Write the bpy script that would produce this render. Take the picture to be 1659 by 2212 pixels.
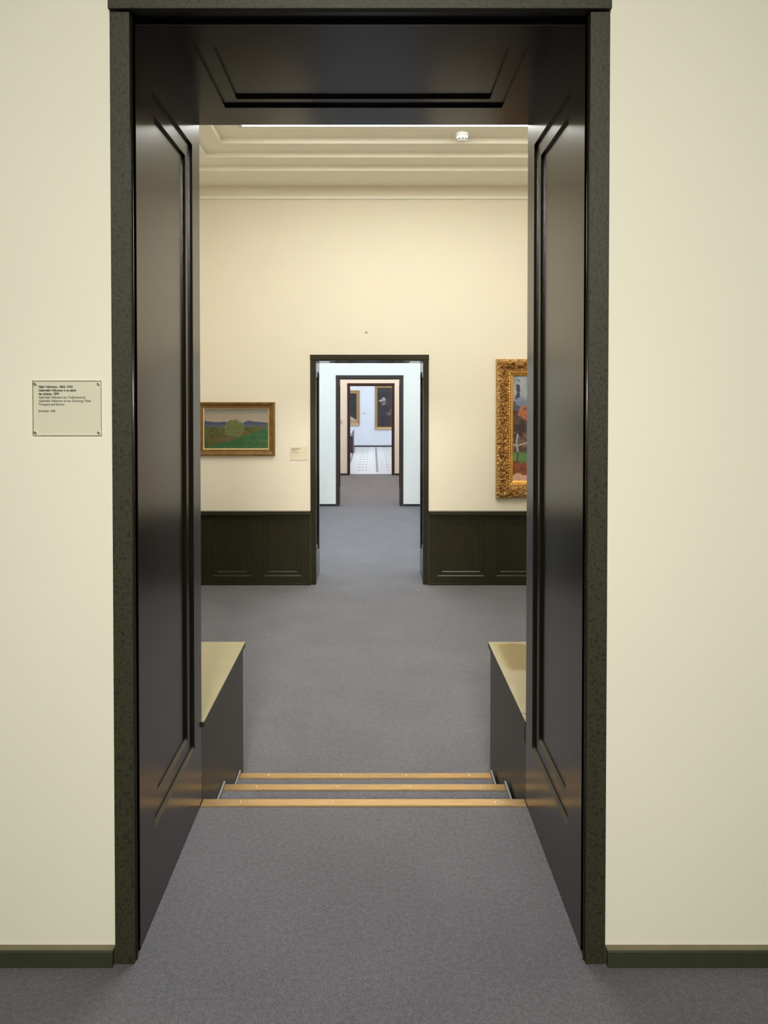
import bpy, bmesh, math, random
from mathutils import Vector, noise

# ------------------------------------------------------------------ scene, camera, light
scene = bpy.context.scene
for o in list(bpy.data.objects):
    bpy.data.objects.remove(o, do_unlink=True)
COL = scene.collection
random.seed(7)

EYE = 1.55                       # eye height above the upper floor
FOC = 1530.0                     # focal length in pixels of the 1659 x 2212 frame
cam_data = bpy.data.cameras.new("camera")
cam = bpy.data.objects.new("camera", cam_data)
COL.objects.link(cam)
cam_data.sensor_width = 36.0
cam_data.lens = FOC * 36.0 / 2212.0
PITCH = math.atan(0.0167)
cam.location = (0, 0, EYE)
cam.rotation_euler = (math.pi / 2 - PITCH, 0, 0)
cam_data.shift_x = (829.5 - 805.0) / 2212.0
cam_data.shift_y = (855.0 + FOC * math.tan(PITCH) - 1106.0) / 2212.0
cam_data.clip_start = 0.05
cam_data.clip_end = 200
scene.camera = cam

world = bpy.data.worlds.new("world")
scene.world = world
world.use_nodes = True
world.node_tree.nodes["Background"].inputs[0].default_value = (0.8, 0.9, 1.0, 1)
world.node_tree.nodes["Background"].inputs[1].default_value = 0.3

scene.view_settings.view_transform = 'Standard'
scene.view_settings.look = 'None'
scene.view_settings.gamma = 1
scene.view_settings.use_curve_mapping = False
scene.view_settings.exposure = 0.0

# laylight (glazed ceiling) strength and colour, one per room, from the near room to the far hall
LAY = {1: (6.0, (1.0, 0.99, 0.945)),
       2: (5.8, (0.955, 0.955, 0.925)),
       3: (5.8, (0.86, 0.94, 1.0)),
       4: (4.3, (1.0, 0.95, 0.90)),
       5: (2.75, (0.90, 0.95, 1.0))}

# added unseen fill light, aimed at the doorway wall (its made-up casing is below)
FILL_POS = (0.0, -4.3, 3.95)
wl = bpy.data.lights.new("wall_washer_light", 'AREA')
wl.shape = 'RECTANGLE'
wl.size = 1.0
wl.size_y = 0.5
wl.energy = 50
wl.spread = math.radians(58)
wl.color = (1.0, 0.97, 0.88)
wo = bpy.data.objects.new("wall_washer_light", wl)
COL.objects.link(wo)
wo.location = FILL_POS
wo.rotation_euler = (Vector((0, 1.915, 1.25)) - Vector(FILL_POS)).to_track_quat('-Z', 'Y').to_euler()

# ------------------------------------------------------------------ helpers
def srgb(r, g, b):
    def c(v):
        v /= 255.0
        return v / 12.92 if v <= 0.04045 else ((v + 0.055) / 1.055) ** 2.4
    return (c(r), c(g), c(b), 1.0)

def mat(name, col, rough=0.6, metal=0.0, spec=0.5, nscale=None, namp=0.15, bump=0.0, bscale=200.0, emit=None, aniso=None, coat=0.0):
    m = bpy.data.materials.new(name)
    m.use_nodes = True
    nt = m.node_tree
    b = nt.nodes["Principled BSDF"]
    b.inputs["Base Color"].default_value = col
    b.inputs["Roughness"].default_value = rough
    b.inputs["Metallic"].default_value = metal
    b.inputs["Specular IOR Level"].default_value = spec
    b.inputs["Coat Weight"].default_value = coat
    tc = nt.nodes.new("ShaderNodeTexCoord")
    src = tc.outputs["Object"]
    if aniso:
        mp = nt.nodes.new("ShaderNodeMapping")
        mp.inputs["Scale"].default_value = aniso
        nt.links.new(src, mp.inputs["Vector"])
        src = mp.outputs["Vector"]
    if nscale:
        n = nt.nodes.new("ShaderNodeTexNoise")
        n.inputs["Scale"].default_value = nscale
        n.inputs["Detail"].default_value = 4
        nt.links.new(src, n.inputs["Vector"])
        mr = nt.nodes.new("ShaderNodeMapRange")
        mr.inputs["From Min"].default_value = 0.25
        mr.inputs["From Max"].default_value = 0.75
        mr.inputs["To Min"].default_value = 1 - namp
        mr.inputs["To Max"].default_value = 1 + namp
        nt.links.new(n.outputs["Fac"], mr.inputs["Value"])
        mx = nt.nodes.new("ShaderNodeVectorMath")
        mx.operation = 'SCALE'
        mx.inputs[0].default_value = col[:3]
        nt.links.new(mr.outputs["Result"], mx.inputs["Scale"])
        nt.links.new(mx.outputs["Vector"], b.inputs["Base Color"])
    if bump:
        n2 = nt.nodes.new("ShaderNodeTexNoise")
        n2.inputs["Scale"].default_value = bscale
        n2.inputs["Detail"].default_value = 3
        nt.links.new(src, n2.inputs["Vector"])
        bp = nt.nodes.new("ShaderNodeBump")
        bp.inputs["Strength"].default_value = bump
        bp.inputs["Distance"].default_value = 0.002
        nt.links.new(n2.outputs["Fac"], bp.inputs["Height"])
        nt.links.new(bp.outputs["Normal"], b.inputs["Normal"])
    if emit:
        b.inputs["Emission Color"].default_value = (*emit[1], 1)
        b.inputs["Emission Strength"].default_value = emit[0]
    return m

def carpet(name, col):
    m = bpy.data.materials.new(name)
    m.use_nodes = True
    nt = m.node_tree
    b = nt.nodes["Principled BSDF"]
    b.inputs["Roughness"].default_value = 0.95
    b.inputs["Specular IOR Level"].default_value = 0.15
    b.inputs["Sheen Weight"].default_value = 0.15
    tc = nt.nodes.new("ShaderNodeTexCoord")
    def nz(scale, det):
        n = nt.nodes.new("ShaderNodeTexNoise")
        n.inputs["Scale"].default_value = scale
        n.inputs["Detail"].default_value = det
        nt.links.new(tc.outputs["Object"], n.inputs["Vector"])
        return n
    fine, mid, big = nz(260, 3), nz(70, 3), nz(2.5, 4)
    def rng(n, lo, hi, a=0.3, c=0.7):
        r = nt.nodes.new("ShaderNodeMapRange")
        r.inputs["From Min"].default_value = a
        r.inputs["From Max"].default_value = c
        r.inputs["To Min"].default_value = lo
        r.inputs["To Max"].default_value = hi
        nt.links.new(n.outputs["Fac"], r.inputs["Value"])
        return r
    def mul(a, c):
        q = nt.nodes.new("ShaderNodeMath")
        q.operation = 'MULTIPLY'
        nt.links.new(a, q.inputs[0])
        nt.links.new(c, q.inputs[1])
        return q.outputs[0]
    k = mul(mul(rng(fine, 0.62, 1.38).outputs[0], rng(mid, 0.85, 1.15).outputs[0]), rng(big, 0.93, 1.07).outputs[0])
    sc = nt.nodes.new("ShaderNodeVectorMath")
    sc.operation = 'SCALE'
    sc.inputs[0].default_value = col[:3]
    nt.links.new(k, sc.inputs["Scale"])
    nt.links.new(sc.outputs[0], b.inputs["Base Color"])
    bp = nt.nodes.new("ShaderNodeBump")
    bp.inputs["Strength"].default_value = 0.5
    bp.inputs["Distance"].default_value = 0.004
    nt.links.new(fine.outputs["Fac"], bp.inputs["Height"])
    nt.links.new(bp.outputs["Normal"], b.inputs["Normal"])
    return m

def speckled(name, col, dark, rough):
    """painted wood with small pits and worn flecks"""
    m = mat(name, col, rough, spec=0.36, bump=0.25, bscale=90)
    nt = m.node_tree
    b = nt.nodes["Principled BSDF"]
    tc = nt.nodes["Texture Coordinate"]
    n = nt.nodes.new("ShaderNodeTexNoise")
    n.inputs["Scale"].default_value = 130
    n.inputs["Detail"].default_value = 2
    nt.links.new(tc.outputs["Object"], n.inputs["Vector"])
    cr = nt.nodes.new("ShaderNodeValToRGB")
    cr.color_ramp.elements[0].position = 0.36
    cr.color_ramp.elements[0].color = dark
    cr.color_ramp.elements[1].position = 0.47
    cr.color_ramp.elements[1].color = col
    nt.links.new(n.outputs["Fac"], cr.inputs["Fac"])
    nt.links.new(cr.outputs["Color"], b.inputs["Base Color"])
    return m

def acrylic(name):
    m = bpy.data.materials.new(name)
    m.use_nodes = True
    nt = m.node_tree
    nt.nodes.remove(nt.nodes["Principled BSDF"])
    out = nt.nodes["Material Output"]
    tr = nt.nodes.new("ShaderNodeBsdfTransparent")
    tr.inputs[0].default_value = (0.99, 0.99, 0.978, 1)
    gl = nt.nodes.new("ShaderNodeBsdfGlossy")
    gl.inputs["Roughness"].default_value = 0.08
    mx = nt.nodes.new("ShaderNodeMixShader")
    mx.inputs[0].default_value = 0.05
    nt.links.new(tr.outputs[0], mx.inputs[1])
    nt.links.new(gl.outputs[0], mx.inputs[2])
    nt.links.new(mx.outputs[0], out.inputs["Surface"])
    return m

def painted(name, rough=0.45):
    """paint film whose colours come from the picture's own colour attribute, with brush relief"""
    m = bpy.data.materials.new(name)
    m.use_nodes = True
    nt = m.node_tree
    b = nt.nodes["Principled BSDF"]
    b.inputs["Roughness"].default_value = rough
    at = nt.nodes.new("ShaderNodeVertexColor")
    at.layer_name = "paint"
    nt.links.new(at.outputs["Color"], b.inputs["Base Color"])
    tc = nt.nodes.new("ShaderNodeTexCoord")
    n = nt.nodes.new("ShaderNodeTexNoise")
    n.inputs["Scale"].default_value = 120
    nt.links.new(tc.outputs["Object"], n.inputs["Vector"])
    bp = nt.nodes.new("ShaderNodeBump")
    bp.inputs["Strength"].default_value = 0.15
    bp.inputs["Distance"].default_value = 0.002
    nt.links.new(n.outputs["Fac"], bp.inputs["Height"])
    nt.links.new(bp.outputs["Normal"], b.inputs["Normal"])
    return m

MT = {}
MT['wall1'] = mat('wall_near_paint', srgb(225, 222, 203), 0.75, spec=0.3, nscale=3, namp=0.012, bump=0.22, bscale=130)
MT['sage'] = mat('wall_sage_paint', srgb(132, 140, 126), 0.75, spec=0.3, nscale=3, namp=0.02, bump=0.2, bscale=130)  # unseen near walls kept dark to cut bounced light
MT['ceil_near'] = mat('ceiling_grey_plaster', srgb(190, 196, 192), 0.85, spec=0.2, nscale=5, namp=0.015)  # unseen near ceiling greyed to cut bounced light
MT['wall2'] = mat('wall_gallery_paint', srgb(234, 225, 205), 0.8, spec=0.25, nscale=3, namp=0.012, bump=0.2, bscale=110)
MT['wall3'] = mat('wall_cool_paint', srgb(232, 233, 229), 0.8, spec=0.25, nscale=2, namp=0.012, bump=0.15, bscale=90)
MT['wall4'] = mat('wall_peach_paint', srgb(239, 231, 222), 0.8, spec=0.25, nscale=2, namp=0.012, bump=0.15, bscale=90)
MT['wall5'] = mat('wall_hall_paint', srgb(226, 231, 240), 0.8, spec=0.25, nscale=2, namp=0.012, bump=0.15, bscale=90)
MT['plaster'] = mat('ceiling_plaster', srgb(241, 237, 222), 0.85, spec=0.2, nscale=5, namp=0.015, bump=0.15, bscale=120)
MT['ceil_white'] = mat('ceiling_white', srgb(232, 230, 222), 0.85, spec=0.2, nscale=5, namp=0.015)
MT['carpet'] = carpet('grey_carpet', srgb(106, 105, 110))
MT['dark'] = mat('dark_brown_gloss_paint', srgb(27, 23, 15), 0.22, spec=0.75, nscale=6, namp=0.18, bump=0.03, bscale=40, aniso=(6, 6, 0.7))
MT['casing'] = speckled('dark_olive_casing_paint', srgb(50, 49, 31), srgb(33, 32, 18), 0.5)
MT['wains'] = mat('dark_olive_wainscot_paint', srgb(40, 37, 20), 0.3, spec=0.42, nscale=14, namp=0.25, bump=0.1, bscale=60, aniso=(3, 3, 0.6))
MT['brown'] = mat('umber_door_paint', srgb(47, 38, 31), 0.35, spec=0.5, nscale=8, namp=0.15)
MT['redbrown'] = mat('red_brown_door_wood', srgb(54, 30, 25), 0.35, spec=0.5, nscale=8, namp=0.15, aniso=(6, 6, 0.8))
MT['base'] = mat('dark_green_baseboard_paint', srgb(52, 55, 38), 0.4, spec=0.45, nscale=20, namp=0.12)
MT['ledge'] = mat('dusty_olive_ledge', srgb(128, 120, 92), 0.6, nscale=30, namp=0.12)
MT['basedark'] = mat('near_black_baseboard', srgb(34, 36, 40), 0.45)
MT['brass'] = mat('worn_brass', srgb(206, 172, 124), 0.36, metal=0.85, nscale=24, namp=0.12, bump=0.05, bscale=60, aniso=(0.5, 4, 4))
MT['steel'] = mat('steel_screw', (0.85, 0.83, 0.78, 1), 0.25, metal=1.0)
MT['rod'] = mat('grey_strip', srgb(150, 150, 146), 0.5, nscale=40, namp=0.1)
MT['plinthtop'] = mat('beige_plinth_top', srgb(152, 144, 114), 0.5, spec=0.4, nscale=7, namp=0.05, bump=0.08, bscale=120)
MT['plinth'] = mat('dark_brown_plinth_board', srgb(46, 40, 29), 0.36, spec=0.36, nscale=9, namp=0.1, bump=0.05, bscale=50)
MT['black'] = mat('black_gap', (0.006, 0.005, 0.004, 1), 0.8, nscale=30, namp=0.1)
MT['white'] = mat('white_plastic', (0.86, 0.85, 0.8, 1), 0.35, nscale=30, namp=0.02)
MT['slot'] = mat('grey_slot', (0.12, 0.14, 0.17, 1), 0.5, nscale=30, namp=0.05)
MT['acrylic'] = acrylic('clear_acrylic')
MT['edge'] = mat('acrylic_edge', srgb(182, 176, 142), 0.3, nscale=40, namp=0.05)
MT['ink'] = mat('printed_ink', (0.016, 0.015, 0.010, 1), 0.6, nscale=60, namp=0.05)
MT['inkfaint'] = mat('faint_printed_ink', srgb(120, 108, 88), 0.6, nscale=60, namp=0.05)
MT['labelcard'] = mat('cream_label_card', srgb(226, 212, 186), 0.5, nscale=30, namp=0.02)
MT['peachcard'] = mat('pale_grey_label_card', srgb(206, 190, 178), 0.5, nscale=30, namp=0.02)
MT['greycard'] = mat('grey_label_card', srgb(178, 172, 168), 0.5, nscale=30, namp=0.02)
MT['bronze'] = mat('bronzed_wood', srgb(122, 90, 40), 0.4, metal=0.3, nscale=18, namp=0.3, bump=0.15, bscale=60)
MT['gilt'] = mat('gilt_leaf', srgb(226, 178, 92), 0.34, metal=0.8, nscale=26, namp=0.2, bump=0.1, bscale=90)
MT['giltcarve'] = mat('carved_gilt', srgb(184, 146, 90), 0.36, metal=0.72, nscale=40, namp=0.4)
MT['giltflat'] = mat('flat_gold', srgb(172, 140, 92), 0.42, metal=0.4, nscale=14, namp=0.1)
MT['liner'] = mat('cream_gold_liner', srgb(214, 192, 140), 0.4, metal=0.2, nscale=30, namp=0.08)
MT['paint'] = painted('oil_paint')
MT['tile'] = mat('white_stone_tile', srgb(212, 210, 207), 0.3, spec=0.5, nscale=6, namp=0.03)
MT['grout'] = mat('grey_grout', srgb(140, 138, 136), 0.8, nscale=30, namp=0.05)
MT['inlay'] = mat('dark_stone_inlay', srgb(70, 72, 80), 0.35, nscale=30, namp=0.1)
MT['showcase'] = mat('dark_maroon_showcase', srgb(52, 30, 34), 0.4, nscale=12, namp=0.12)
MT['caseglass'] = mat('grey_showcase_glass', srgb(150, 158, 160), 0.12, spec=0.6, nscale=10, namp=0.03)
MT['plug'] = mat('grey_wall_plug', srgb(176, 166, 148), 0.5, nscale=30, namp=0.05)

def patched(m, centre, half, col):
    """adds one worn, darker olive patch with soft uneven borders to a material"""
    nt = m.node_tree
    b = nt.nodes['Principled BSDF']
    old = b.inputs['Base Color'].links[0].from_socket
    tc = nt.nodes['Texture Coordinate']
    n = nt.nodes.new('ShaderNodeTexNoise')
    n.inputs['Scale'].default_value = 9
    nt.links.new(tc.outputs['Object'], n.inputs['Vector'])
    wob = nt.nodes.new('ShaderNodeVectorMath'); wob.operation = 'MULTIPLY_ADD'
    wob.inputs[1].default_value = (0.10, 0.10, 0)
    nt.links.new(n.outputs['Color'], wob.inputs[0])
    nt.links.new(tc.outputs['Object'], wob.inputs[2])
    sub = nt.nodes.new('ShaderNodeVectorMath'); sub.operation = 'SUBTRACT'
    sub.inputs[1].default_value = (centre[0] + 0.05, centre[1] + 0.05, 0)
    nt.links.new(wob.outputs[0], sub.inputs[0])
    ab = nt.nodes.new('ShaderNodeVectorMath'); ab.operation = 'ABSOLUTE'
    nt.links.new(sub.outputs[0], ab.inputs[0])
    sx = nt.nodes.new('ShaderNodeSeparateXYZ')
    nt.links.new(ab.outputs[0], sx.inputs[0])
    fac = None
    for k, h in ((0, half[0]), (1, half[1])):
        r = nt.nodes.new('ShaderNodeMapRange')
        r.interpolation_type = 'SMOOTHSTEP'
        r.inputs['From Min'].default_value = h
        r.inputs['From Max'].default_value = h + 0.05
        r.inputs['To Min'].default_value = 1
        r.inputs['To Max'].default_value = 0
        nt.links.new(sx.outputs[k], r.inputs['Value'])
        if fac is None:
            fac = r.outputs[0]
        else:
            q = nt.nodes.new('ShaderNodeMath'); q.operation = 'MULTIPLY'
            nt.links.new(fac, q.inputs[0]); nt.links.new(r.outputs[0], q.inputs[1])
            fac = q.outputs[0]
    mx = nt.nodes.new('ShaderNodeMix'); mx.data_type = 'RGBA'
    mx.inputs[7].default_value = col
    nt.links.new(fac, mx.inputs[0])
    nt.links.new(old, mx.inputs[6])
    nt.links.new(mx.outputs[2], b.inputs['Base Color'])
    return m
# object space of the plinth starts at its base centre
MT['plinthstain'] = patched(mat('beige_plinth_top_worn', srgb(152, 144, 114), 0.5, spec=0.4, nscale=7, namp=0.05, bump=0.08, bscale=120),
                            (-0.42, 0.24), (0.26, 0.14), srgb(124, 110, 66))  # patch of darker olive in the plinth top's colour

ORG = {}

class MB:
    def __init__(s):
        s.v, s.f, s.m = [], [], []
    def face(s, pts, mi=0, toward=None):
        pts = [Vector(p) for p in pts]
        if toward is not None:
            n = (pts[1] - pts[0]).cross(pts[2] - pts[0])
            if n.dot(Vector(toward)) < 0:
                pts.reverse()
        i = len(s.v)
        s.v += [tuple(p) for p in pts]
        s.f.append(tuple(range(i, i + len(pts))))
        s.m.append(mi)
    def box(s, x0, x1, y0, y1, z0, z1, mi=0, mfront=None, mback=None):
        i = len(s.v)
        s.v += [(x, y, z) for z in (z0, z1) for y in (y0, y1) for x in (x0, x1)]
        q = [(0, 2, 3, 1), (4, 5, 7, 6), (0, 1, 5, 4), (2, 6, 7, 3), (0, 4, 6, 2), (1, 3, 7, 5)]
        for k, a in enumerate(q):
            s.f.append(tuple(i + j for j in a))
            s.m.append(mfront if (k == 2 and mfront is not None) else mback if (k == 3 and mback is not None) else mi)
        return s
    def prism(s, poly, axis, a0, a1, mi=0):
        """poly: 2-D outline, extruded along axis x|y|z from a0 to a1"""
        def pt(p, a):
            return {'x': (a, p[0], p[1]), 'y': (p[0], a, p[1]), 'z': (p[0], p[1], a)}[axis]
        n, i = len(poly), len(s.v)
        s.v += [pt(p, a0) for p in poly] + [pt(p, a1) for p in poly]
        s.f.append(tuple(i + k for k in range(n)))
        s.f.append(tuple(i + n + k for k in reversed(range(n))))
        s.m += [mi, mi]
        for k in range(n):
            j = (k + 1) % n
            s.f.append((i + k, i + n + k, i + n + j, i + j))
            s.m.append(mi)
        return s
    def lathe(s, prof, cx, cy, seg=32, mi=0):
        """prof: (radius, z) list"""
        i = len(s.v)
        n = len(prof)
        for k in range(seg):
            a = 2 * math.pi * k / seg
            s.v += [(cx + r * math.cos(a), cy + r * math.sin(a), z) for r, z in prof]
        for k in range(seg):
            for j in range(n - 1):
                a, b = i + k * n + j, i + ((k + 1) % seg) * n + j
                s.f.append((a, b, b + 1, a + 1))
                s.m.append(mi)
        return s
    def build(s, name, mats, parent=None, bevel=0.0, smooth=False, recalc=True):
        off = ORG.get(parent.name, (0, 0, 0)) if parent else (0, 0, 0)
        me = bpy.data.meshes.new(name)
        me.from_pydata([(x - off[0], y - off[1], z - off[2]) for x, y, z in s.v], [], s.f)
        if not isinstance(mats, (list, tuple)):
            mats = [mats]
        for m in mats:
            me.materials.append(m)
        for p, mi in zip(me.polygons, s.m):
            p.material_index = mi
        bm = bmesh.new()
        bm.from_mesh(me)
        if recalc:
            bmesh.ops.recalc_face_normals(bm, faces=bm.faces)
        if bevel:
            ed = [e for e in bm.edges if len(e.link_faces) == 2 and e.calc_face_angle(0) > 0.5]
            bmesh.ops.bevel(bm, geom=ed, offset=bevel, segments=2, profile=0.5, affect='EDGES', clamp_overlap=True)
        bm.to_mesh(me)
        bm.free()
        if smooth:
            for p in me.polygons:
                p.use_smooth = True
        me.update()
        o = bpy.data.objects.new(name, me)
        COL.objects.link(o)
        if parent:
            o.parent = parent
            ORG[o.name] = off
        return o

def box(x0, x1, y0, y1, z0, z1):
    return MB().box(x0, x1, y0, y1, z0, z1)

def struct(o):
    o["kind"] = "structure"
    return o

def root(name, loc, label=None, cat=None, group=None, kind=None):
    o = bpy.data.objects.new(name, None)
    o.empty_display_size = 0.1
    COL.objects.link(o)
    o.location = loc
    ORG[o.name] = tuple(loc)
    tag(o, label, cat, group)
    if kind:
        o["kind"] = kind
    return o

def tag(o, label=None, cat=None, group=None):
    if label:
        o["label"] = label
    if cat:
        o["category"] = cat
    if group:
        o["group"] = group
    return o

def panel_plate(name, P0, U, V, N, lu, lv, rect, band, d, slope, mats, parent, back=0.03, sill=None):
    """a framed board: flat frame, a stepped moulding around a sunk field; N points to the viewer"""
    P0, U, V, N = Vector(P0), Vector(U), Vector(V), Vector(N)
    pt = lambda u, v, k: P0 + U * u + V * v - N * k
    def rc(r, k):
        u0, u1, v0, v1 = r
        return [pt(u0, v0, k), pt(u1, v0, k), pt(u1, v1, k), pt(u0, v1, k)]
    def inset(r, a):
        return (r[0] + a, r[1] - a, r[2] + a, r[3] - a)
    def ring(mb, a, b):
        for i in range(4):
            j = (i + 1) % 4
            mb.face([a[i], a[j], b[j], b[i]], 0, N)
    full = (0, lu, 0, lv)
    fr = MB()
    ring(fr, rc(full, 0), rc(rect, 0))
    a, b = rc(full, 0), rc(full, back)
    cen = pt(lu / 2, lv / 2, 0)
    for i in range(4):
        j = (i + 1) % 4
        fr.face([a[i], a[j], b[j], b[i]], 0, (a[i] + a[j]) / 2 - cen)
    frame = fr.build(name, mats, parent, recalc=False)
    if frame.parent is None:
        pass
    mo = MB()
    sb = slope if sill is None else sill
    r1 = inset(rect, slope)
    r1 = (r1[0], r1[1], rect[2] + sb, r1[3])
    r2 = inset(rect, band)
    r3 = inset(r2, slope)
    r3 = (r3[0], r3[1], r2[2] + sb, r3[3])
    ring(mo, rc(rect, 0), rc(r1, d))
    ring(mo, rc(r1, d), rc(r2, d))
    ring(mo, rc(r2, d), rc(r3, 2 * d))
    mo.build('moulding', mats, frame, recalc=False)
    fd = MB()
    fd.face(rc(r3, 2 * d), 0, N)
    fd.build('field_panel', mats, frame, recalc=False)
    return frame

# ------------------------------------------------------------------ room dimensions
LF = -0.435                      # level of the lower galleries
W1F, W1B = 1.915, 2.67           # wall between the near room and the gallery
W2F, W2B = 7.42, 7.96
W3F, W3B = 12.71, 13.2
W4F, W4B = 17.69, 18.15
W5F = 27.58
DOORS = {  # x0, x1, top, floor, wall front, wall back
    1: (-0.650, 0.582, 2.564, 0.0, W1F, W1B),
    2: (-0.598, 0.533, 1.916, LF, W2F, W2B),
    3: (-0.602, 0.493, 1.851, LF, W3F, W3B),
    4: (-0.574, 0.485, 1.795, LF, W4F, W4B)}
LIN = 0.03                       # thickness behind the door linings

def cross_wall(name, x0, x1, z0, z1, door, mfront, mback):
    dx0, dx1, top, fl, yf, yb = DOORS[door]
    dx0 -= LIN; dx1 += LIN; top += LIN
    mb = MB()
    mb.box(x0, dx0, yf, yb, z0, z1, 0, 0, 1)
    mb.box(dx1, x1, yf, yb, z0, z1, 0, 0, 1)
    mb.box(dx0, dx1, yf, yb, top, z1, 0, 0, 1)
    return struct(mb.build(name, [mfront, mback]))

# floors
mb = box(-3.2, 3.2, -12.0, W1F, -0.6, 0.0)
mb.box(-0.65 - LIN, 0.582 + LIN, W1F, 2.684, -0.6, 0.0)
struct(mb.build('floor_near', MT['carpet']))
mb = box(-2.28, 3.0, W1B, W2F, -0.6, LF)
mb.box(-0.63, 0.565, W2F, W2B, -0.6, LF)
struct(mb.build('floor_gallery', MT['carpet']))
mb = box(-3, 3, W2B, W3F, -0.6, LF)
mb.box(-0.635, 0.525, W3F, W3B, -0.6, LF)
struct(mb.build('floor_middle', MT['carpet']))
mb = box(-3, 3, W3B, W4F, -0.6, LF)
mb.box(-0.605, 0.515, W4F, 17.94, -0.6, LF)
struct(mb.build('floor_back', MT['carpet']))

# cross walls, each painted differently on its two faces
cross_wall('wall_near', -3.4, 3.8, -0.6, 4.6, 1, MT['wall1'], MT['wall2'])
cross_wall('wall_gallery', -3.4, 3.8, -0.6, 4.6, 2, MT['wall2'], MT['wall3'])
cross_wall('wall_middle', -3.4, 3.8, -0.6, 4.6, 3, MT['wall3'], MT['wall4'])
cross_wall('wall_back', -4.4, 4.4, -0.6, 4.6, 4, MT['wall4'], MT['wall5'])
struct(box(-4.4, 4.4, W5F, W5F + 0.3, -0.6, 4.6).build('wall_far', MT['wall5']))
struct(box(-3.4, 3.4, -12.2, -12.0, -0.6, 4.6).build('wall_behind', MT['sage']))
for n, x0, x1, y0, y1, m in (('near_left', -3.4, -3.2, -12, W1F, 'sage'), ('near_right', 3.2, 3.4, -12, W1F, 'sage'),
                             ('gallery_left', -2.5, -2.28, W1B, W2F, 'wall2'), ('gallery_right', 3.0, 3.2, W1B, W2F, 'wall2'),
                             ('middle_left', -3.2, -3.0, W2B, W3F, 'wall3'), ('middle_right', 3.0, 3.2, W2B, W3F, 'wall3'),
                             ('back_left', -3.2, -3.0, W3B, W4F, 'wall4'), ('back_right', 3.0, 3.2, W3B, W4F, 'wall4'),
                             ('far_left', -4.4, -4.2, W4B, W5F, 'wall5'), ('far_right', 4.2, 4.4, W4B, W5F, 'wall5')):
    struct(box(x0, x1, y0, y1, -0.6, 4.6).build('wall_' + n, MT[m]))

# ceilings with glazed laylights
def laylight(n, x0, x1, y0, y1, z, nx, ny, key):
    st, col = LAY[key]
    w = root('window_%d' % n, ((x0 + x1) / 2, (y0 + y1) / 2, z), kind='structure')
    em = mat('laylight_glass_%d' % key, (0.8, 0.8, 0.8, 1), 0.4, nscale=8, namp=0.02, emit=(st, col))
    fr = MB()
    t = 0.03
    fr.box(x0, x1, y0, y0 + t, z, z + 0.03); fr.box(x0, x1, y1 - t, y1, z, z + 0.03)
    fr.box(x0, x0 + t, y0 + t, y1 - t, z, z + 0.03); fr.box(x1 - t, x1, y0 + t, y1 - t, z, z + 0.03)
    fr.build('window_frame', MT['ceil_white'], w)
    dx, dy = (x1 - x0 - 2 * t) / nx, (y1 - y0 - 2 * t) / ny
    for i in range(nx):
        for j in range(ny):
            a, b = x0 + t + i * dx, y0 + t + j * dy
            box(a + 0.008, a + dx - 0.008, b + 0.008, b + dy - 0.008, z + 0.006, z + 0.02).build('pane', em, w)
    return w

def ceiling(name, x0, x1, y0, y1, z, hole, m):
    hx0, hx1, hy0, hy1 = hole
    mb = box(x0, x1, y0, hy0, z, z + 0.12)
    mb.box(x0, x1, hy1, y1, z, z + 0.12)
    mb.box(x0, hx0, hy0, hy1, z, z + 0.12)
    mb.box(hx1, x1, hy0, hy1, z, z + 0.12)
    mb.box(hx0, hx1, hy0, hy1, z + 0.04, z + 0.12)
    return struct(mb.build(name, m))

ceiling('ceiling_near', -3.2, 3.2, -12, W1F, 4.25, (-1.2, 1.2, -11, -6.5), MT['ceil_near'])
laylight(1, -1.2, 1.2, -11, -6.5, 4.252, 3, 5, 1)
ceiling('ceiling_middle', -3, 3, W2B, W3F, 3.6, (-2, 2, 8.6, 11.3), MT['ceil_white'])
laylight(3, -2, 2, 8.6, 11.3, 3.602, 4, 3, 3)
ceiling('ceiling_back', -3, 3, W3B, W4F, 3.6, (-2, 2, 14.2, 16.8), MT['ceil_white'])
laylight(4, -2, 2, 14.2, 16.8, 3.602, 4, 3, 4)
ceiling('ceiling_far', -4.2, 4.2, W4B, W5F, 4.2, (-3, 3, 19.6, 26.2), MT['ceil_white'])
laylight(5, -3, 3, 19.6, 26.2, 4.202, 5, 5, 5)

p = root('wall_washer', (0, FILL_POS[1], 4.25), "long white ceiling lamp washing the near wall with light", "lamp")
dv = (Vector((0, 1.915, 1.25)) - Vector(FILL_POS)).normalized()
up = Vector((0, -dv.z, dv.y))
q0 = Vector(FILL_POS)
def wp(a, b):
    v = q0 + dv * a + up * b
    return (v.y, v.z)
MB().prism([wp(0.02, 0.28), wp(-0.06, 0.26), wp(-0.06, -0.26), wp(0.02, -0.28), wp(0.02, -0.265), wp(-0.012, -0.255), wp(-0.012, 0.255), wp(0.02, 0.265)], 'x', -0.55, 0.55).build('housing', MT['white'], p)  # made-up casing for the added fill light
for x in (-0.45, 0.45):
    box(x - 0.02, x + 0.02, FILL_POS[1] - 0.06, FILL_POS[1] - 0.02, 4.02, 4.2495).build('bracket', MT['white'], p)

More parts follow.
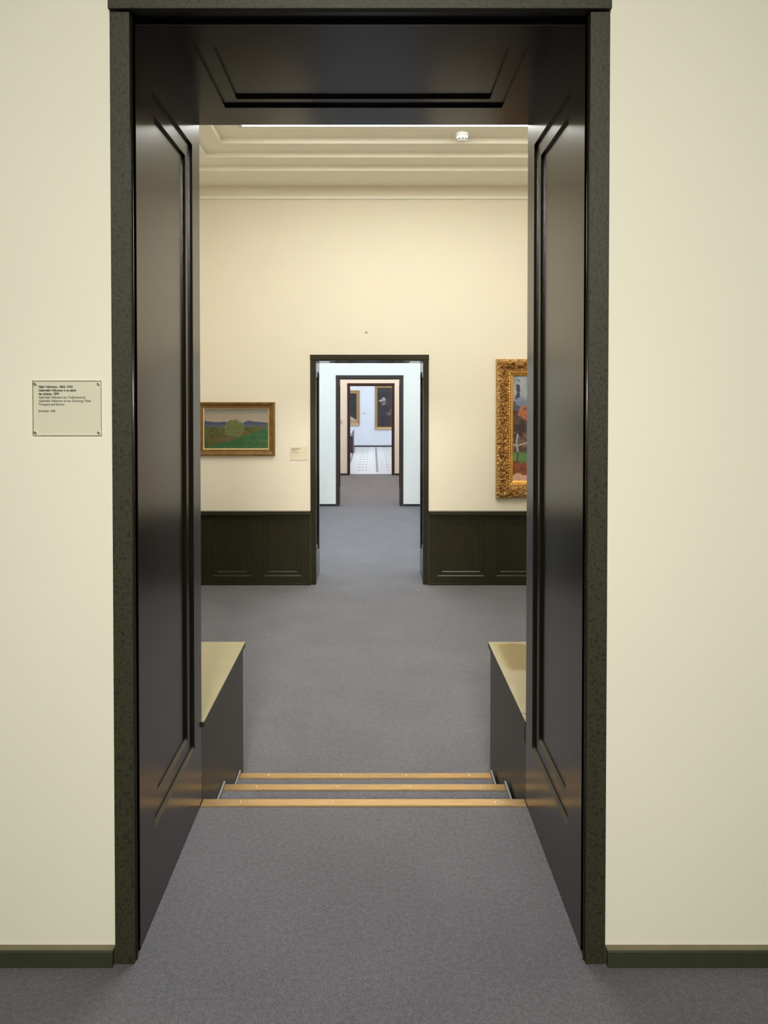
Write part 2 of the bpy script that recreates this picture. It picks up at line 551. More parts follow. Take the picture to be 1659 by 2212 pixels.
# the gallery's stepped plaster ceiling
rx0, rx1, ry0, ry1 = -2.28, 3.0, W1B, W2F
lev = [(0, 0, 3.731), (0.52, 0.517, 3.731), (0.52, 0.517, 3.780), (0.72, 0.757, 3.780), (0.72, 0.757, 3.827),
       (0.914, 0.988, 3.827), (0.914, 0.988, 3.877), (1.12, 1.22, 3.877), (1.12, 1.22, 3.96)]
mb = MB()
NEAR = 0.5
def ringpts(ix, iy, z):
    return [(rx0 + ix, ry0 + iy * NEAR, z), (rx1 - ix, ry0 + iy * NEAR, z), (rx1 - ix, ry1 - iy, z), (rx0 + ix, ry1 - iy, z)]
cen = Vector(((rx0 + rx1) / 2, (ry0 + ry1) / 2, 1.0))
for a, b in zip(lev[:-1], lev[1:]):
    p, q = ringpts(*a), ringpts(*b)
    for i in range(4):
        j = (i + 1) % 4
        c = (Vector(p[i]) + Vector(q[j])) / 2
        mb.face([p[i], p[j], q[j], q[i]], 0, cen - c)
mb.face(ringpts(1.12, 1.22, 3.96), 0, (0, 0, -1))
struct(mb.build('ceiling_gallery', MT['plaster'], recalc=False))
laylight(2, rx0 + 1.12, rx1 - 1.12, ry0 + 1.22 * NEAR, ry1 - 1.22, 3.88, 4, 3, 2)

# slim picture rail under the gallery's cornice
pr = root('trim_1', (0.6, 5.0, 3.594), kind='structure')
for x0, x1, y0, y1 in ((rx0, rx1, ry1 - 0.02, ry1), (rx0, rx0 + 0.02, ry0, ry1 - 0.02), (rx1 - 0.02, rx1, ry0, ry1 - 0.02), (rx0 + 0.02, rx1 - 0.02, ry0, ry0 + 0.02)):
    box(x0, x1, y0, y1, 3.596, 3.631).build('rail', MT['plaster'], pr, bevel=0.004)

# ------------------------------------------------------------------ doorways
def doorway(n, cas, lining, cw, zmargin_bottom, front_gap, panel_y, soffit_rect, first=False):
    x0, x1, top, fl, yf, yb = DOORS[n]
    d = root('door_%d' % n, ((x0 + x1) / 2, yf, fl), kind='structure')
    ys = yf + front_gap                                   # the linings start behind a shadow groove
    L = yb - ys
    H = top - fl
    dd = 0.01
    y_in0, y_in1 = panel_y                                # moulding outline measured along the depth
    rect = (y_in0 - ys, y_in1 - ys, zmargin_bottom, H - 0.11)
    # side linings
    panel_plate('jamb_lining', (x0, ys, fl), (0, 1, 0), (0, 0, 1), (1, 0, 0), L, H, rect, 0.058, dd, -0.002, lining, d, LIN, 0.0075)
    panel_plate('jamb_lining', (x1, ys, fl), (0, 1, 0), (0, 0, 1), (-1, 0, 0), L, H, rect, 0.058, dd, -0.002, lining, d, LIN, 0.0075)
    # underside of the head
    w = x1 - x0
    panel_plate('head_lining', (x0, ys, top), (1, 0, 0), (0, 1, 0), (0, 0, -1), w, L, soffit_rect, 0.05, dd, 0.0004, lining, d, LIN)
    # backing in the groove
    g = 0.014
    box(x0 - LIN, x0 - g, yf + 0.002, ys, fl, top + LIN).build('groove_backing', lining, d)
    box(x1 + g, x1 + LIN, yf + 0.002, ys, fl, top + LIN).build('groove_backing', lining, d)
    box(x0 - g, x1 + g, yf + 0.002, ys, top + g, top + LIN).build('groove_backing', lining, d)
    # slim rounded beads between casing and linings
    for xs in (x0 + 0.0005, x1 - 0.0005):
        MB().lathe([(0.0, top + 0.008), (0.0035, top + 0.008), (0.0035, fl), (0.0, fl)], xs, yf + 0.0075, 12).build('bead', lining, d, smooth=True)
    # casing boards
    cf = 0.010
    zc = top + 0.010
    box(x0 - cw, x0 + 0.001, yf - cf, yf + 0.004, fl, zc).build('casing', cas, d, bevel=0.0015)
    box(x1 - 0.001, x1 + cw, yf - cf, yf + 0.004, fl, zc).build('casing', cas, d, bevel=0.0015)
    hh = 0.12 if first else cw
    hp = 0.008 if first else 0.003
    box(x0 - cw - 0.002, x1 + cw + 0.002, yf - cf - hp, yf + 0.004, zc + (0.004 if first else 0.0), zc + hh).build('head_casing', cas, d, bevel=0.002)
    return d

doorway(1, MT['casing'], MT['dark'], 0.052, 0.26, 0.042, (2.095, 2.565), (0.131, 1.105, 0.09, 0.555), first=True)
doorway(2, MT['wains'], MT['dark'], 0.054, 0.28, 0.02, (7.53, 7.88), (0.13, 1.00, 0.09, 0.42))
doorway(3, MT['brown'], MT['brown'], 0.058, 0.28, 0.02, (12.82, 13.12), (0.13, 0.965, 0.09, 0.37))
doorway(4, MT['redbrown'], MT['redbrown'], 0.06, 0.28, 0.02, (17.8, 18.07), (0.13, 0.93, 0.09, 0.35))

# baseboards
def baseboard(name, x0, x1, y, z, h, t, m, ledge=True):
    mb = MB().prism([(y, z), (y - t, z), (y - t, z + h - 0.004), (y - t + 0.004, z + h), (y, z + h)], 'x', x0, x1)
    o = struct(mb.build(name, m))
    if ledge:
        box(x0, x1, y - t + 0.004, y - 0.0005, z + h, z + h + 0.0012).build('dusty_ledge', MT['ledge'], o)  # thin strip in paler olive along the board's top
    return o
baseboard('baseboard_near_left', -3.2, -0.7045, W1F, 0, 0.046, 0.022, MT['base'])
baseboard('baseboard_near_right', 0.6365, 3.2, W1F, 0, 0.046, 0.022, MT['base'])
baseboard('baseboard_middle_left', -3.0, -0.663, W3F, LF, 0.04, 0.015, MT['basedark'], False)
baseboard('baseboard_middle_right', 0.554, 3.0, W3F, LF, 0.04, 0.015, MT['basedark'], False)
baseboard('baseboard_back_left', -3.0, -0.637, W4F, LF, 0.045, 0.015, MT['basedark'], False)
baseboard('baseboard_back_right', 0.548, 3.0, W4F, LF, 0.045, 0.015, MT['basedark'], False)
baseboard('baseboard_far', -4.2, 4.2, W5F, LF, 0.05, 0.02, MT['basedark'], False)

# ------------------------------------------------------------------ wainscot of the gallery
WT = 0.344                       # top of the wainscot rail
def wainscot(n, P0, U, N, length, cells):
    """P0: floor corner on the wall face, U along the wall, N into the room; cells: (start, end) of each framed panel's moulding"""
    P0, U, N = Vector(P0), Vector(U), Vector(N)
    w = root('trim_%d' % n, P0, kind='structure')
    t = 0.026
    F = P0 + N * t
    def bar(name, u0, u1, n0, n1, z0, z1, bev=0.0):
        pts = [P0 + U * u + N * k for u in (u0, u1) for k in (n0, n1)]
        xs = [p.x for p in pts]; ys = [p.y for p in pts]
        box(min(xs), max(xs), min(ys), max(ys), z0, z1).build(name, MT['wains'], w, bevel=bev)
    z0 = LF + 0.028
    z1 = WT - 0.046
    mid = [0.0]
    for a, b in zip(cells[:-1], cells[1:]):
        mid.append((a[1] + b[0]) / 2)
    mid.append(length)
    for i, (a, b) in enumerate(cells):
        u0, u1 = mid[i], mid[i + 1]
        panel_plate('panel', F + U * (u0 + 0.0005) + Vector((0, 0, z0 - P0.z)), U, (0, 0, 1), N, u1 - u0 - 0.001, z1 - z0,
                    (a - u0, b - u0, 0.066, z1 - z0 - 0.038), 0.042, 0.008, 0.002, MT['wains'], w, t, 0.0095)
    bar('rail', 0, length, 0, t + 0.045, z1 + 0.008, WT - 0.012, 0.003)
    bar('rail_cap', 0, length, 0, t + 0.035, WT - 0.012, WT, 0.002)
    bar('rail_bead', 0, length, 0, t + 0.006, z1, z1 + 0.008)
    bar('skirting', 0, length, 0, t + 0.010, LF, LF + 0.024, 0.002)
    bar('skirting_groove', 0, length, 0, t - 0.006, LF + 0.024, LF + 0.028)

wainscot(2, (-2.28, W2F, LF), (1, 0, 0), (0, -1, 0), 2.28 - 0.653,
         [(0.09, 0.48), (0.610, 1.003), (1.133, 1.528)])
wainscot(3, (0.588, W2F, LF), (1, 0, 0), (0, -1, 0), 3.0 - 0.588,
         [(0.094 + 0.617 * k, 0.578 + 0.617 * k) for k in range(3)] + [(1.945, 2.33)])
LW = W2F - W1B - 0.06
wainscot(4, (-2.28, W1B + 0.01, LF), (0, 1, 0), (1, 0, 0), LW, [(0.08 + 0.58 * k, 0.53 + 0.58 * k) for k in range(8)])
wainscot(5, (3.0, W1B + 0.01, LF), (0, 1, 0), (-1, 0, 0), LW, [(0.08 + 0.58 * k, 0.53 + 0.58 * k) for k in range(8)])

# ------------------------------------------------------------------ the steps down
X0, X1 = -0.650, 0.582
E1, E2, E3 = 2.684, 3.050, 3.411
st = root('stair_flight', (0, W1B, LF), "three grey carpeted steps with brass nosings leading down to the gallery", "stairs")
for y0, y1, z in ((E1, E2, -0.145), (E2, E3, -0.29)):
    box(X0 + 0.001, X1 - 0.001, y0, y1, LF, z).build('step', MT['carpet'], st, bevel=0.004)
for y, z, xa, xb in ((E1, 0.0, X0 + 0.002, X1 - 0.002), (E2, -0.145, X0 + 0.011, X1 - 0.011), (E3, -0.29, X0 + 0.011, X1 - 0.011)):
    poly = [(y - 0.040, z), (y - 0.040, z + 0.003), (y - 0.037, z + 0.006), (y + 0.003, z + 0.006), (y + 0.008, z + 0.002), (y + 0.008, z - 0.026), (y, z - 0.026), (y, z)]
    no = MB().prism(poly, 'x', xa, xb).build('nosing', MT['brass'], st)
    for sx in (-0.505, -0.154, 0.162, 0.468):
        MB().lathe([(0.0, z + 0.0085), (0.003, z + 0.0082), (0.0048, z + 0.0066), (0.005, z + 0.0058)], sx, y - 0.016, 14).build('screw', MT['steel'], no, smooth=True)
for y0, y1, z in ((E1, E2, -0.145), (E2, E3, -0.29)):
    for xa, xb in ((X0 + 0.0015, X0 + 0.0095), (X1 - 0.0095, X1 - 0.0015)):
        box(xa, xb, y0 + 0.002, y1 + 0.004, z + 0.0005, z + 0.021).build('side_strip', MT['rod'], st, bevel=0.002)

# plinths flanking the steps
def plinth(side):
    left = side < 0
    xi = X0 if left else 0.590
    xo = -2.25 if left else 2.05
    lab = ("beige topped dark plinth on the left of the steps, in one piece" if left else
           "beige topped dark plinth on the right of the steps, with a joint in its top")
    p = root('stair_plinth', ((xi + xo) / 2, 3.1, LF), lab, "plinth")
    a, b = min(xi, xo), max(xi, xo)
    box(a, b, W1B + 0.002, 3.53, LF + 0.001, 0.290).build('body', MT['plinth'], p, bevel=0.002)
    ta, tb = (a, b + 0.010) if left else (a - 0.010, b)
    spans = [(W1B + 0.002, 3.542)] if left else [(2.739, 3.542), (W1B + 0.002, 2.7345)]
    for k, (y0, y1) in enumerate(spans):
        t = box(ta, tb, y0, y1, 0.290, 0.3095).build('top' if k == 0 else 'top_end_strip', MT['plinth'], p, bevel=0.001)
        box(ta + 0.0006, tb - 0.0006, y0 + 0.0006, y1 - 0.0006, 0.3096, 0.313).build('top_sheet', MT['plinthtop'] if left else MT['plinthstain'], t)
    if not left:
        box(a - 0.0075, a + 0.004, W1B + 0.003, W1B + 0.028, 0.225, 0.289).build('corner_block', MT['black'], p)  # black block standing in for the shaded gap beside the jamb
    return p
plinth(-1)
plinth(1)

# ------------------------------------------------------------------ pictures
def clamp(t, a=0.0, b=1.0):
    return max(a, min(b, t))
def mixc(a, b, t):
    t = clamp(t)
    return tuple(a[i] + (b[i] - a[i]) * t for i in range(3))
def sm(a, b, x):
    t = clamp((x - a) / (b - a))
    return t * t * (3 - 2 * t)
def nz(x, y, s=1.0, o=0.0):
    return noise.fractal(Vector((x * s + o, y * s - o, o * 0.37)), 0.9, 2.1, 4)

def canvas(name, x0, x1, z0, z1, y, fn, parent, nx=150, ny=110):
    off = ORG[parent.name]
    vs, fs, cs = [], [], []
    asp = (x1 - x0) / (z1 - z0)
    for j in range(ny + 1):
        for i in range(nx + 1):
            u, v = i / nx, j / ny
            vs.append((x0 + (x1 - x0) * u - off[0], y - off[1], z0 + (z1 - z0) * v - off[2]))
            c = fn(u, v, asp)
            cs.append(srgb(*[clamp(k, 0, 255) for k in c]))
    for j in range(ny):
        for i in range(nx):
            a = j * (nx + 1) + i
            fs.append((a, a + 1, a + nx + 2, a + nx + 1))
    # edges and back, so the stretched canvas has thickness
    n = len(vs)
    t = 0.018
    for (i, j) in ((0, 0), (nx, 0), (nx, ny), (0, ny)):
        a = vs[j * (nx + 1) + i]
        vs.append((a[0], a[1] + t, a[2]))
        cs.append(srgb(150, 140, 120))
    fs.append((n, n + 3, n + 2, n + 1))
    me = bpy.data.meshes.new(name)
    me.from_pydata(vs, [], fs)
    at = me.color_attributes.new("paint", 'FLOAT_COLOR', 'POINT')
    for k, c in enumerate(cs):
        at.data[k].color = c
    me.materials.append(MT['paint'])
    o = bpy.data.objects.new(name, me)
    COL.objects.link(o)
    o.parent = parent
    return o

def frame_rails(name, x0, x1, z0, z1, prof, y, m, parent, bump=None, ds=None, smooth=False):
    """mitred frame; prof: list of (inward distance, height toward the room)"""
    off = ORG[parent.name]
    mb = MB()
    def side(A, B, inn):
        A, B, inn = Vector(A), Vector(B), Vector(inn)
        D = (B - A).normalized()
        L = (B - A).length
        n = max(1, int(L / ds)) if ds else 1
        i0 = len(mb.v)
        for k in range(n + 1):
            for (t, h) in prof:
                s = t + (L - 2 * t) * k / n
                p = A + D * s + inn * t
                hh, sh = h, 0.0
                if bump:
                    hh, sh = bump(s, t, h, p)
                q = p - inn * sh
                mb.v.append((q.x, y - hh, q.z))
        m_ = len(prof)
        for k in range(n):
            for j in range(m_ - 1):
                a = i0 + k * m_ + j
                mb.f.append((a, a + 1, a + m_ + 1, a + m_))
                mb.m.append(0)
    side((x0, 0, z0), (x1, 0, z0), (0, 0, 1))
    side((x1, 0, z0), (x1, 0, z1), (-1, 0, 0))
    side((x1, 0, z1), (x0, 0, z1), (0, 0, -1))
    side((x0, 0, z1), (x0, 0, z0), (1, 0, 0))
    o = mb.build(name, m, parent, recalc=False, smooth=smooth)
    return o

# --- landscape with a round bush
def landscape(u, v, asp):
    g = nz(u * asp, v, 7, 1.3)
    g2 = nz(u * asp, v, 22, 5.1)
    sky = mixc((156, 143, 128), (112, 114, 108), sm(0.82, 1.0, v) + 0.15 * g)
    sky = mixc(sky, (170, 150, 130), 0.5 * sm(0.8, 0.68, v))
    c = sky
    ridge = 0.665 + 0.022 * math.sin(u * 9.0 + 0.6) + 0.018 * math.sin(u * 17 + 2) + 0.006 * g
    if u > 0.6:
        ridge += 0.01 * math.sin(u * 30)
    if v < ridge:
        c = mixc((56, 68, 96), (80, 92, 100), sm(ridge, 0.54, v))
        c = mixc(c, (44, 58, 92), 0.5 * sm(0.1, 0.5, g))
    if v < 0.55 + 0.02 * g:
        c = mixc((70, 78, 34), (92, 88, 42), 0.5 + 0.8 * g)
        c = mixc(c, (58, 62, 22), sm(0.05, 0.5, g2))
        if u > 0.55 and v < 0.5:
            c = mixc(c, (112, 78, 52), 0.55 * sm(0.5, 0.38, v) * sm(-0.1, 0.3, g))
        if u < 0.5 and v < 0.3:
            c = mixc(c, (112, 84, 58), 0.6 * sm(0.12, 0.22, v) * sm(0.05, 0.3, u))
    bx, bz = (u - 0.47) / 0.16, (v - 0.50) / 0.235
    rr = bx * bx + bz * bz + 0.35 * g2 + 0.15 * g
    if bz > -0.9 and rr < 1.0:
        c = mixc((112, 116, 72), (84, 92, 46), 0.5 + 0.9 * g2)
    line = 0.05 + 0.5 * u ** 1.15 + 0.012 * g
    if v < line - 0.02 and u > 0.08:
        c = mixc((40, 88, 50), (56, 102, 58), 0.5 + 0.8 * g + 0.3 * math.sin(v * 40))
        c = mixc(c, (34, 74, 44), sm(0.15, 0.5, g2))
        c = mixc(c, (84, 110, 40), 0.6 * sm(0.12, 0.0, v) * sm(0.6, 1, u))
    return c

p = root('painting', (-1.43, W2F, 0.926), "green meadow landscape painting in a plain bronzed frame", "painting")
PX0, PX1, PZ0, PZ1 = -1.835, -1.022, 0.926, 1.484
frame_rails('frame', PX0, PX1, PZ0, PZ1, [(0, 0.0), (0, 0.036), (0.004, 0.041), (0.012, 0.043), (0.03, 0.036), (0.046, 0.027), (0.052, 0.029), (0.058, 0.027), (0.061, 0.020), (0.061, 0.008)], W2F, MT['bronze'], p)
frame_rails('liner', PX0 + 0.0605, PX1 - 0.0605, PZ0 + 0.0605, PZ1 - 0.0605, [(0, 0.020), (0.003, 0.022), (0.009, 0.018), (0.013, 0.013), (0.013, 0.008)], W2F, MT['liner'], p)
canvas('canvas', PX0 + 0.071, PX1 - 0.071, PZ0 + 0.071, PZ1 - 0.071, W2F - 0.011, landscape, p)

# --- autumn picture in the carved gilt frame
def autumn(u, v, asp):
    g = nz(u * asp, v, 9, 3.7)
    g2 = nz(u * asp, v, 26, 8.2)
    c = mixc((128, 138, 152), (160, 168, 172), 0.5 + 0.9 * g)
    c = mixc(c, (96, 106, 128), 0.6 * sm(0.85, 0.7, v))
    if v < 0.73 + 0.03 * g:
        c = mixc((70, 74, 90), (92, 92, 100), 0.5 + g)
    d = (u - 0.055 - 0.02 * g) ** 2 / (0.0006 + 0.02 * clamp(0.93 - v) ** 2) + (v - 0.84) ** 2 / 0.009 + 2.2 * g2
    if d < 0.9:
        c = (62, 58, 76)
    if v < 0.66 + 0.05 * g:
        c = mixc((74, 56, 50), (104, 82, 66), 0.5 + 0.9 * g2)
        c = mixc(c, (52, 42, 42), sm(0.0, 0.5, g))
    e = (u - 0.15) ** 2 / 0.005 + (v - 0.645) ** 2 / 0.0022 + 2.0 * g2 + 0.8 * g
    if e < 1.0 or (((u * 3.1) % 0.5) > 0.25 and 0.56 < v < 0.68 and g2 > 0.1 and u > 0.2):
        c = mixc((182, 112, 78), (150, 88, 60), 0.5 + g2)
    if 0.30 < v < 0.47:
        c = mixc(c, (122, 108, 98), sm(0.0, 0.4, g2) * 0.8)
    tr = abs(u - 0.055 - 0.02 * math.sin(v * 30) * 0.4)
    if 0.2 < v < 0.45 and tr < 0.010:
        c = (168, 160, 150)
    if abs(v - 0.335 - 0.25 * abs(u - 0.055)) < 0.007 and u < 0.3:
        c = (176, 168, 158)
    if v < 0.275 + 0.02 * g:
        c = mixc((74, 112, 62), (98, 128, 80), 0.5 + g)
        if tr < 0.008:
            c = (70, 62, 56)
    if v < 0.175 + 0.03 * g2:
        c = mixc((142, 76, 48), (112, 62, 38), 0.5 + 1.2 * g2)
    if v < 0.075 + 0.03 * g:
        c = mixc((206, 164, 138), (182, 140, 112), 0.5 + g)
    return c

GX0, GX1, GZ0, GZ1 = 1.289, 2.50, 0.483, 1.933
p = root('painting', (1.9, W2F, GZ0), "autumn landscape painting in a heavy carved gilt frame", "painting")
def carve(s, t, h, q):
    w = 0.125
    if t < 0.004 or t > w:
        return h, 0.0
    x, z = q.x, q.z
    env = math.sin(math.pi * clamp((t - 0.004) / (w - 0.004))) ** 0.6
    c1 = noise.voronoi(Vector((x * 30, z * 30, 0.3)))[0]
    leaf = clamp(1.0 - c1[0] * 1.7)
    scroll = math.sin(s * 42 + math.sin(t * 70) * 2.2) * math.cos(t * 60 + s * 9)
    rid = 1 - abs(noise.noise(Vector((x * 44, z * 44, 2.2)))) * 3.2
    ex, ez = min(x - GX0, GX1 - x), min(z - GZ0, GZ1 - z)
    md = sm(0.0, 0.04, abs(ex - ez))
    hh = h + env * (0.030 * leaf + 0.012 * scroll * md + 0.012 * rid - 0.012)
    sh = 0.0
    if t < 0.03:
        cor = max(ex, ez)
        sh = (1 - t / 0.03) * md * (0.004 * (math.sin(s * 36) + 0.7 * math.sin(s * 83 + 1)) + 0.011 * sm(0.17, 0.08, cor))
    return hh, sh
prof = []
for k in range(34):
    t = 0.130 * k / 33
    h = 0.036 + 0.034 * math.sin(math.pi * clamp(t / 0.130) ** 0.75) if k else 0.0
    prof.append((t, h))
prof.insert(1, (0.0, 0.036))
frame_rails('frame', GX0, GX1, GZ0, GZ1, prof, W2F, MT['giltcarve'], p, bump=carve, ds=0.0045, smooth=False)
def beads(s, t, h, q):
    if 0.002 < t < 0.016:
        return h + 0.003 * math.sin(s * 210), 0.0
    return h, 0.0
i0 = 0.1295
frame_rails('bead_moulding', GX0 + i0, GX1 - i0, GZ0 + i0, GZ1 - i0, [(0, 0.020), (0.0, 0.040), (0.005, 0.046), (0.010, 0.046), (0.015, 0.040), (0.022, 0.030), (0.027, 0.028), (0.027, 0.018)], W2F, MT['gilt'], p, bump=beads, ds=0.006)
i1 = i0 + 0.0265
frame_rails('liner', GX0 + i1, GX1 - i1, GZ0 + i1, GZ1 - i1, [(0, 0.018), (0, 0.030), (0.012, 0.026), (0.022, 0.020), (0.022, 0.010)], W2F, MT['gilt'], p)
ci = i1 + 0.021
canvas('canvas', GX0 + ci, GX1 - ci, GZ0 + ci, GZ1 - ci, W2F - 0.014, autumn, p, 250, 280)

# --- two old pictures in the far hall
def figure(u, v, asp):
    g = nz(u * asp, v, 6, 9.1)
    g2 = nz(u * asp, v, 18, 2.2)
    c = mixc((38, 38, 44), (58, 56, 60), 0.5 + g)
    c = mixc(c, (56, 44, 44), sm(0.62, 0.4, v) * sm(-0.2, 0.4, g))
    for (a, b, ra, rb, col) in ((0.45, 0.70, 0.13, 0.055, (214, 190, 176)), (0.30, 0.665, 0.15, 0.022, (206, 182, 168)), (0.18, 0.665, 0.10, 0.02, (206, 180, 166)),
                                (0.46, 0.60, 0.14, 0.05, (170, 138, 124)), (0.8, 0.34, 0.22, 0.045, (118, 104, 104)), (0.95, 0.42, 0.08, 0.03, (140, 124, 120))):
        d = ((u - a) / ra) ** 2 + ((v - b) / rb) ** 2 + 0.9 * g2
        if d < 1.0:
            c = mixc(col, c, 0.25 + 0.3 * g)
    return c
def still(u, v, asp):
    g = nz(u * asp, v, 6, 4.4)
    c = mixc((30, 34, 38), (44, 50, 50), 0.5 + g)
    if v < 0.24 - 0.55 * (u - 0.72) and u > 0.5:
        c = mixc((160, 138, 126), (196, 176, 160), 0.5 + g)
    return c

FP = [(0, 0.0), (0, 0.05), (0.012, 0.058), (0.03, 0.05), (0.07, 0.036), (0.082, 0.04), (0.095, 0.032), (0.10, 0.02), (0.10, 0.008)]
p = root('painting', (0.46, W5F, 0.242), "tall dark figure painting in a gold frame in the far hall", "painting")
frame_rails('frame', 0.09, 0.83, 0.242, 1.955, FP, W5F, MT['giltflat'], p)
canvas('canvas', 0.186, 0.734, 0.338, 1.859, W5F - 0.012, figure, p, 70, 160)
p = root('painting', (-1.2, W5F, 0.399), "dark painting in a broad gold frame above the hall showcase", "painting")
FP2 = [(t * 1.3, h) for t, h in FP]
frame_rails('frame', -1.95, -0.505, 0.399, 1.766, FP2, W5F, MT['giltflat'], p)
canvas('canvas', -1.824, -0.631, 0.525, 1.640, W5F - 0.012, still, p, 110, 110)

# ------------------------------------------------------------------ wall labels
def text_mesh(name, s, x, z, width, size, y, m, parent, bold=0.0):
    cu = bpy.data.curves.new(name, 'FONT')
    cu.body = s
    cu.size = size
    cu.offset = bold
    cu.extrude = 0.0
    cu.resolution_u = 2
    tmp = bpy.data.objects.new(name + '_tmp', cu)
    COL.objects.link(tmp)
    bpy.context.view_layer.update()
    me = bpy.data.meshes.new_from_object(tmp.evaluated_get(bpy.context.evaluated_depsgraph_get()))
    bpy.data.objects.remove(tmp)
    off = ORG[parent.name]
    xs = [v.co.x for v in me.vertices]
    k = width / (max(xs) - min(xs))
    mn = min(xs)
    for v in me.vertices:
        a, b = v.co.x, v.co.y
        v.co = (x + (a - mn) * k - off[0], y - off[1], z + b - off[2])
    me.materials.clear()
    me.materials.append(m)
    o = bpy.data.objects.new(name, me)
    COL.objects.link(o)
    o.parent = parent
    return o

LX0, LX1, LZ0, LZ1 = -0.917, -0.7325, 1.443, 1.591
p = root('wall_label', ((LX0 + LX1) / 2, W1F, LZ0), "clear acrylic wall label with seven lines of dark text beside the doorway", "label")
yb, yf = W1F - 0.0012, W1F - 0.0065
mb = MB().box(LX0, LX1, yf, yb, LZ0, LZ1)
mb.m = [1, 1, 0, 0, 1, 1]
mb.build('plate', [MT['acrylic'], MT['edge']], p, recalc=False)
for sx in (LX0 + 0.006, LX1 - 0.008):
    for sz in (LZ0 + 0.008, LZ1 - 0.009):
        mb = MB()
        for k in range(14):
            a, b = 2 * math.pi * k / 14, 2 * math.pi * (k + 1) / 14
            r1, r2 = 0.0034, 0.0022
            def q(r, t, y):
                return (sx + r * math.cos(t), y, sz + r * math.sin(t))
            mb.face([q(r1, a, yf), q(r1, b, yf), q(r2, b, yf - 0.0016), q(r2, a, yf - 0.0016)], 0)
            mb.face([q(r2, a, yf - 0.0016), q(r2, b, yf - 0.0016), (sx, yf - 0.0018, sz)], 0)
            mb.face([q(r1, a, yf), q(r1, b, yf), q(r1, b, W1F - 0.0002), q(r1, a, W1F - 0.0002)], 0)
        mb.build('screw', MT['steel'], p, recalc=False)
U = 0.00015                      # metres per measured unit
lines = [("F\u00e9lix Vallotton, 1865\u20131925", 615, 1), ("Gabrielle Vallotton \u00e0 sa table", 673, 1), ("de toilette, 1899", 365, 1),
         ("Gabrielle Vallotton am Toilettentisch", 840, 0), ("Gabrielle Vallotton at her Dressing Table", 940, 0), ("Tempera auf Karton", 463, 0),
         (None, 0, 0), ("Erworben 1938", 291, 0)]
zt = LZ1 - (305 - 175) * U
for i, (s, wpx, bold) in enumerate(lines):
    if s:
        z = zt - 63.3 * U * i + (63.3 * U * 0.12 if i == 7 else 0)
        text_mesh('text_line', s, LX0 + 97 * U, z, wpx * U, 0.0088, yb + 0.0003, MT['ink'], p, 0.00022 if bold else 0.00006)

p = root('wall_label', (-0.776, W2F, 0.875), "small pale label with tiny grey text between meadow painting and inner doorway", "label")
mb = box(-0.862, -0.690, W2F - 0.006, W2F - 0.0005, 0.875, 1.012)
mb.m = [1, 1, 0, 0, 1, 1]
mb.build('plate', [MT['labelcard'], MT['inkfaint']], p)
for k, (w, dz) in enumerate(((0.098, 0.012), (0.084, 0.0205), (0.062, 0.029), (0.044, 0.0375), (0.080, 0.056))):
    box(-0.850, -0.850 + w, W2F - 0.0066, W2F - 0.006, 1.012 - dz - 0.0035, 1.012 - dz).build('text_line', MT['inkfaint'], p)

tag(box(-0.86, -0.754, W4F - 0.006, W4F - 0.0005, 0.833, 0.949).build('wall_label', MT['peachcard']),
    "small grey label on the peach wall of the back room", "label")
tag(box(-0.41, -0.27, W5F - 0.008, W5F - 0.0005, 0.85, 0.88).build('wall_label', MT['greycard']),
    "narrow grey label between the two dark hall paintings", "label")

# wall plug above the inner doorway
mb = MB()
px, pz = -0.068, 2.213
ring = [(0.013, 0.0), (0.013, 0.004), (0.009, 0.006), (0.0, 0.006)]
for k in range(20):
    a, b = 2 * math.pi * k / 20, 2 * math.pi * (k + 1) / 20
    for (r1, h1), (r2, h2) in zip(ring[:-1], ring[1:]):
        mb.face([(px + r1 * math.cos(a), W2F - h1, pz + r1 * math.sin(a)), (px + r1 * math.cos(b), W2F - h1, pz + r1 * math.sin(b)),
                 (px + r2 * math.cos(b), W2F - h2, pz + r2 * math.sin(b)), (px + r2 * math.cos(a), W2F - h2, pz + r2 * math.sin(a))])
tag(mb.build('wall_plug', MT['plug'], recalc=False), "small round grey plug high on the cream wall above inner doorway", "wall plug")

# ------------------------------------------------------------------ smoke detector
DX, DY, DZ = 0.791, 6.309, 3.877
p = root('smoke_detector', (DX, DY, DZ), "round white smoke detector on the stepped gallery ceiling", "detector")
MB().lathe([(0.0, DZ), (0.058, DZ), (0.058, DZ - 0.028), (0.056, DZ - 0.031), (0.0, DZ - 0.031)], DX, DY, 36).build('base', MT['white'], p)
MB().lathe([(0.053, DZ - 0.031), (0.053, DZ - 0.0335), (0.0, DZ - 0.0335)], DX, DY, 36).build('joint', MT['slot'], p)
hd = MB().lathe([(0.0, DZ - 0.0335), (0.055, DZ - 0.0335), (0.053, DZ - 0.052), (0.048, DZ - 0.066), (0.044, DZ - 0.073), (0.030, DZ - 0.077), (0.0, DZ - 0.078)], DX, DY, 36).build('sensor_head', MT['white'], p, smooth=False)
for k in range(10):
    a0, a1 = 2 * math.pi * (k + 0.14) / 10, 2 * math.pi * (k + 0.86) / 10
    mb = MB()
    for j in range(4):
        a, b = a0 + (a1 - a0) * j / 4, a0 + (a1 - a0) * (j + 1) / 4
        mb.face([(DX + 0.0515 * math.cos(a), DY + 0.0515 * math.sin(a), DZ - 0.0585), (DX + 0.0515 * math.cos(b), DY + 0.0515 * math.sin(b), DZ - 0.0585),
                 (DX + 0.0478 * math.cos(b), DY + 0.0478 * math.sin(b), DZ - 0.0685), (DX + 0.0478 * math.cos(a), DY + 0.0478 * math.sin(a), DZ - 0.0685)], 0,
                (math.cos((a + b) / 2), math.sin((a + b) / 2), -0.2))
    mb.build('vent_slot', MT['slot'], hd, recalc=False)

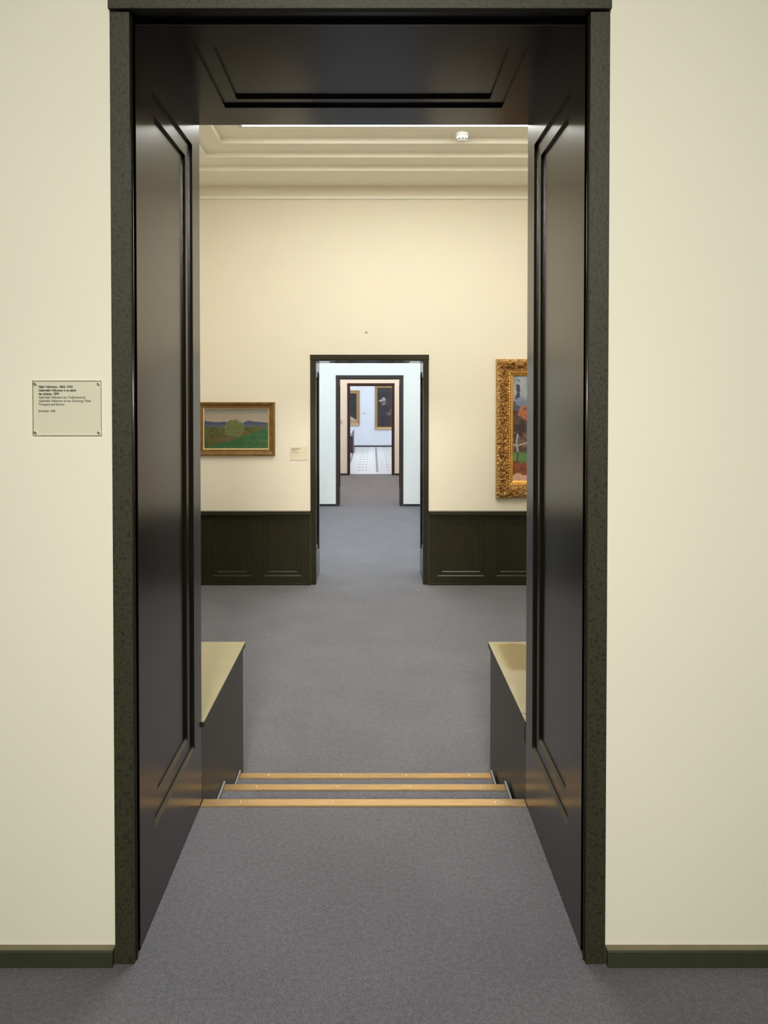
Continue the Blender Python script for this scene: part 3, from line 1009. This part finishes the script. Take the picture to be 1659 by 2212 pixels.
# ------------------------------------------------------------------ tiled hall floor
fl = struct(box(-4.2, 4.2, 17.94, W5F, -0.6, LF - 0.012).build('floor_far', MT['grout']))
TX, TY = 0.80, 0.809
tile_me = None
inlay_me = None
TZ = LF
for i in range(-5, 5):
    for j in range(11):
        cx, cy = 0.122 + TX * (i + 0.5), 18.86 + TY * j
        if tile_me is None:
            a, b = TX / 2 - 0.026, TY / 2 - 0.004
            o = box(-a, a, -b, b, -0.012, 0.0).build('tile', MT['tile'], bevel=0.001)
            tile_me = o.data
            mb = MB()
            for k in (-1, 0, 1):
                mb.box(k * 0.098 - 0.026, k * 0.098 + 0.026, -0.065, 0.065, -0.004, 0.0012)
            q = mb.build('inlay_square', MT['inlay'])
            inlay_me = q.data
        else:
            o = bpy.data.objects.new('tile', tile_me)
            q = bpy.data.objects.new('inlay_square', inlay_me)
            COL.objects.link(o); COL.objects.link(q)
        o.location = (cx, cy, TZ)
        o.parent = fl
        q.parent = o
for i in range(-5, 6):
    x = 0.122 + TX * i
    if not -4.15 < x < 4.15:
        continue
    box(x - 0.024, x + 0.024, 18.46, 27.36, LF - 0.012, LF + 0.0).build('inlay_line', MT['inlay'], fl)
    box(x - 0.005, x + 0.005, 18.46, 27.36, LF - 0.002, LF + 0.0008).build('inlay_line_core', MT['tile'], fl)
xx = [-0.604, 0.515]
box(xx[0], xx[1], 17.942, W4B, LF - 0.012, LF).build('border_tile', MT['tile'], fl)
for i in range(-4, 5):
    a, b = i * 0.9 - 0.448, i * 0.9 + 0.448
    box(a, b, W4B + 0.002, 18.454, LF - 0.012, LF).build('border_tile', MT['tile'], fl)
    box(a, b, 27.366, W5F - 0.021, LF - 0.012, LF).build('border_tile', MT['tile'], fl)

# showcase with a slanting top in the hall
p = root('showcase', (-1.0, 25.0, LF), "dark maroon display case with slanting grey glass top in far hall", "showcase")
for sx in (-1.30, -0.72):
    for y in (24.47, 25.9):
        box(sx - 0.035, sx + 0.035, y, y + 0.07, LF + 0.001, LF + 0.08).build('foot', MT['showcase'], p)
MB().prism([(-1.34, LF + 0.08), (-0.68, LF + 0.08), (-0.68, 0.155), (-1.34, 0.155)], 'y', 24.466, 25.98).build('body', MT['showcase'], p)
MB().prism([(-0.694, 0.156), (-0.68, 0.156), (-0.68, 0.332), (-0.694, 0.320)], 'y', 24.47, 25.975).build('back_rail', MT['showcase'], p)
MB().prism([(-1.335, 0.156), (-0.695, 0.156), (-0.695, 0.318), (-0.768, 0.175), (-1.335, 0.165)], 'y', 24.47, 25.975).build('glass_top', MT['caseglass'], p)
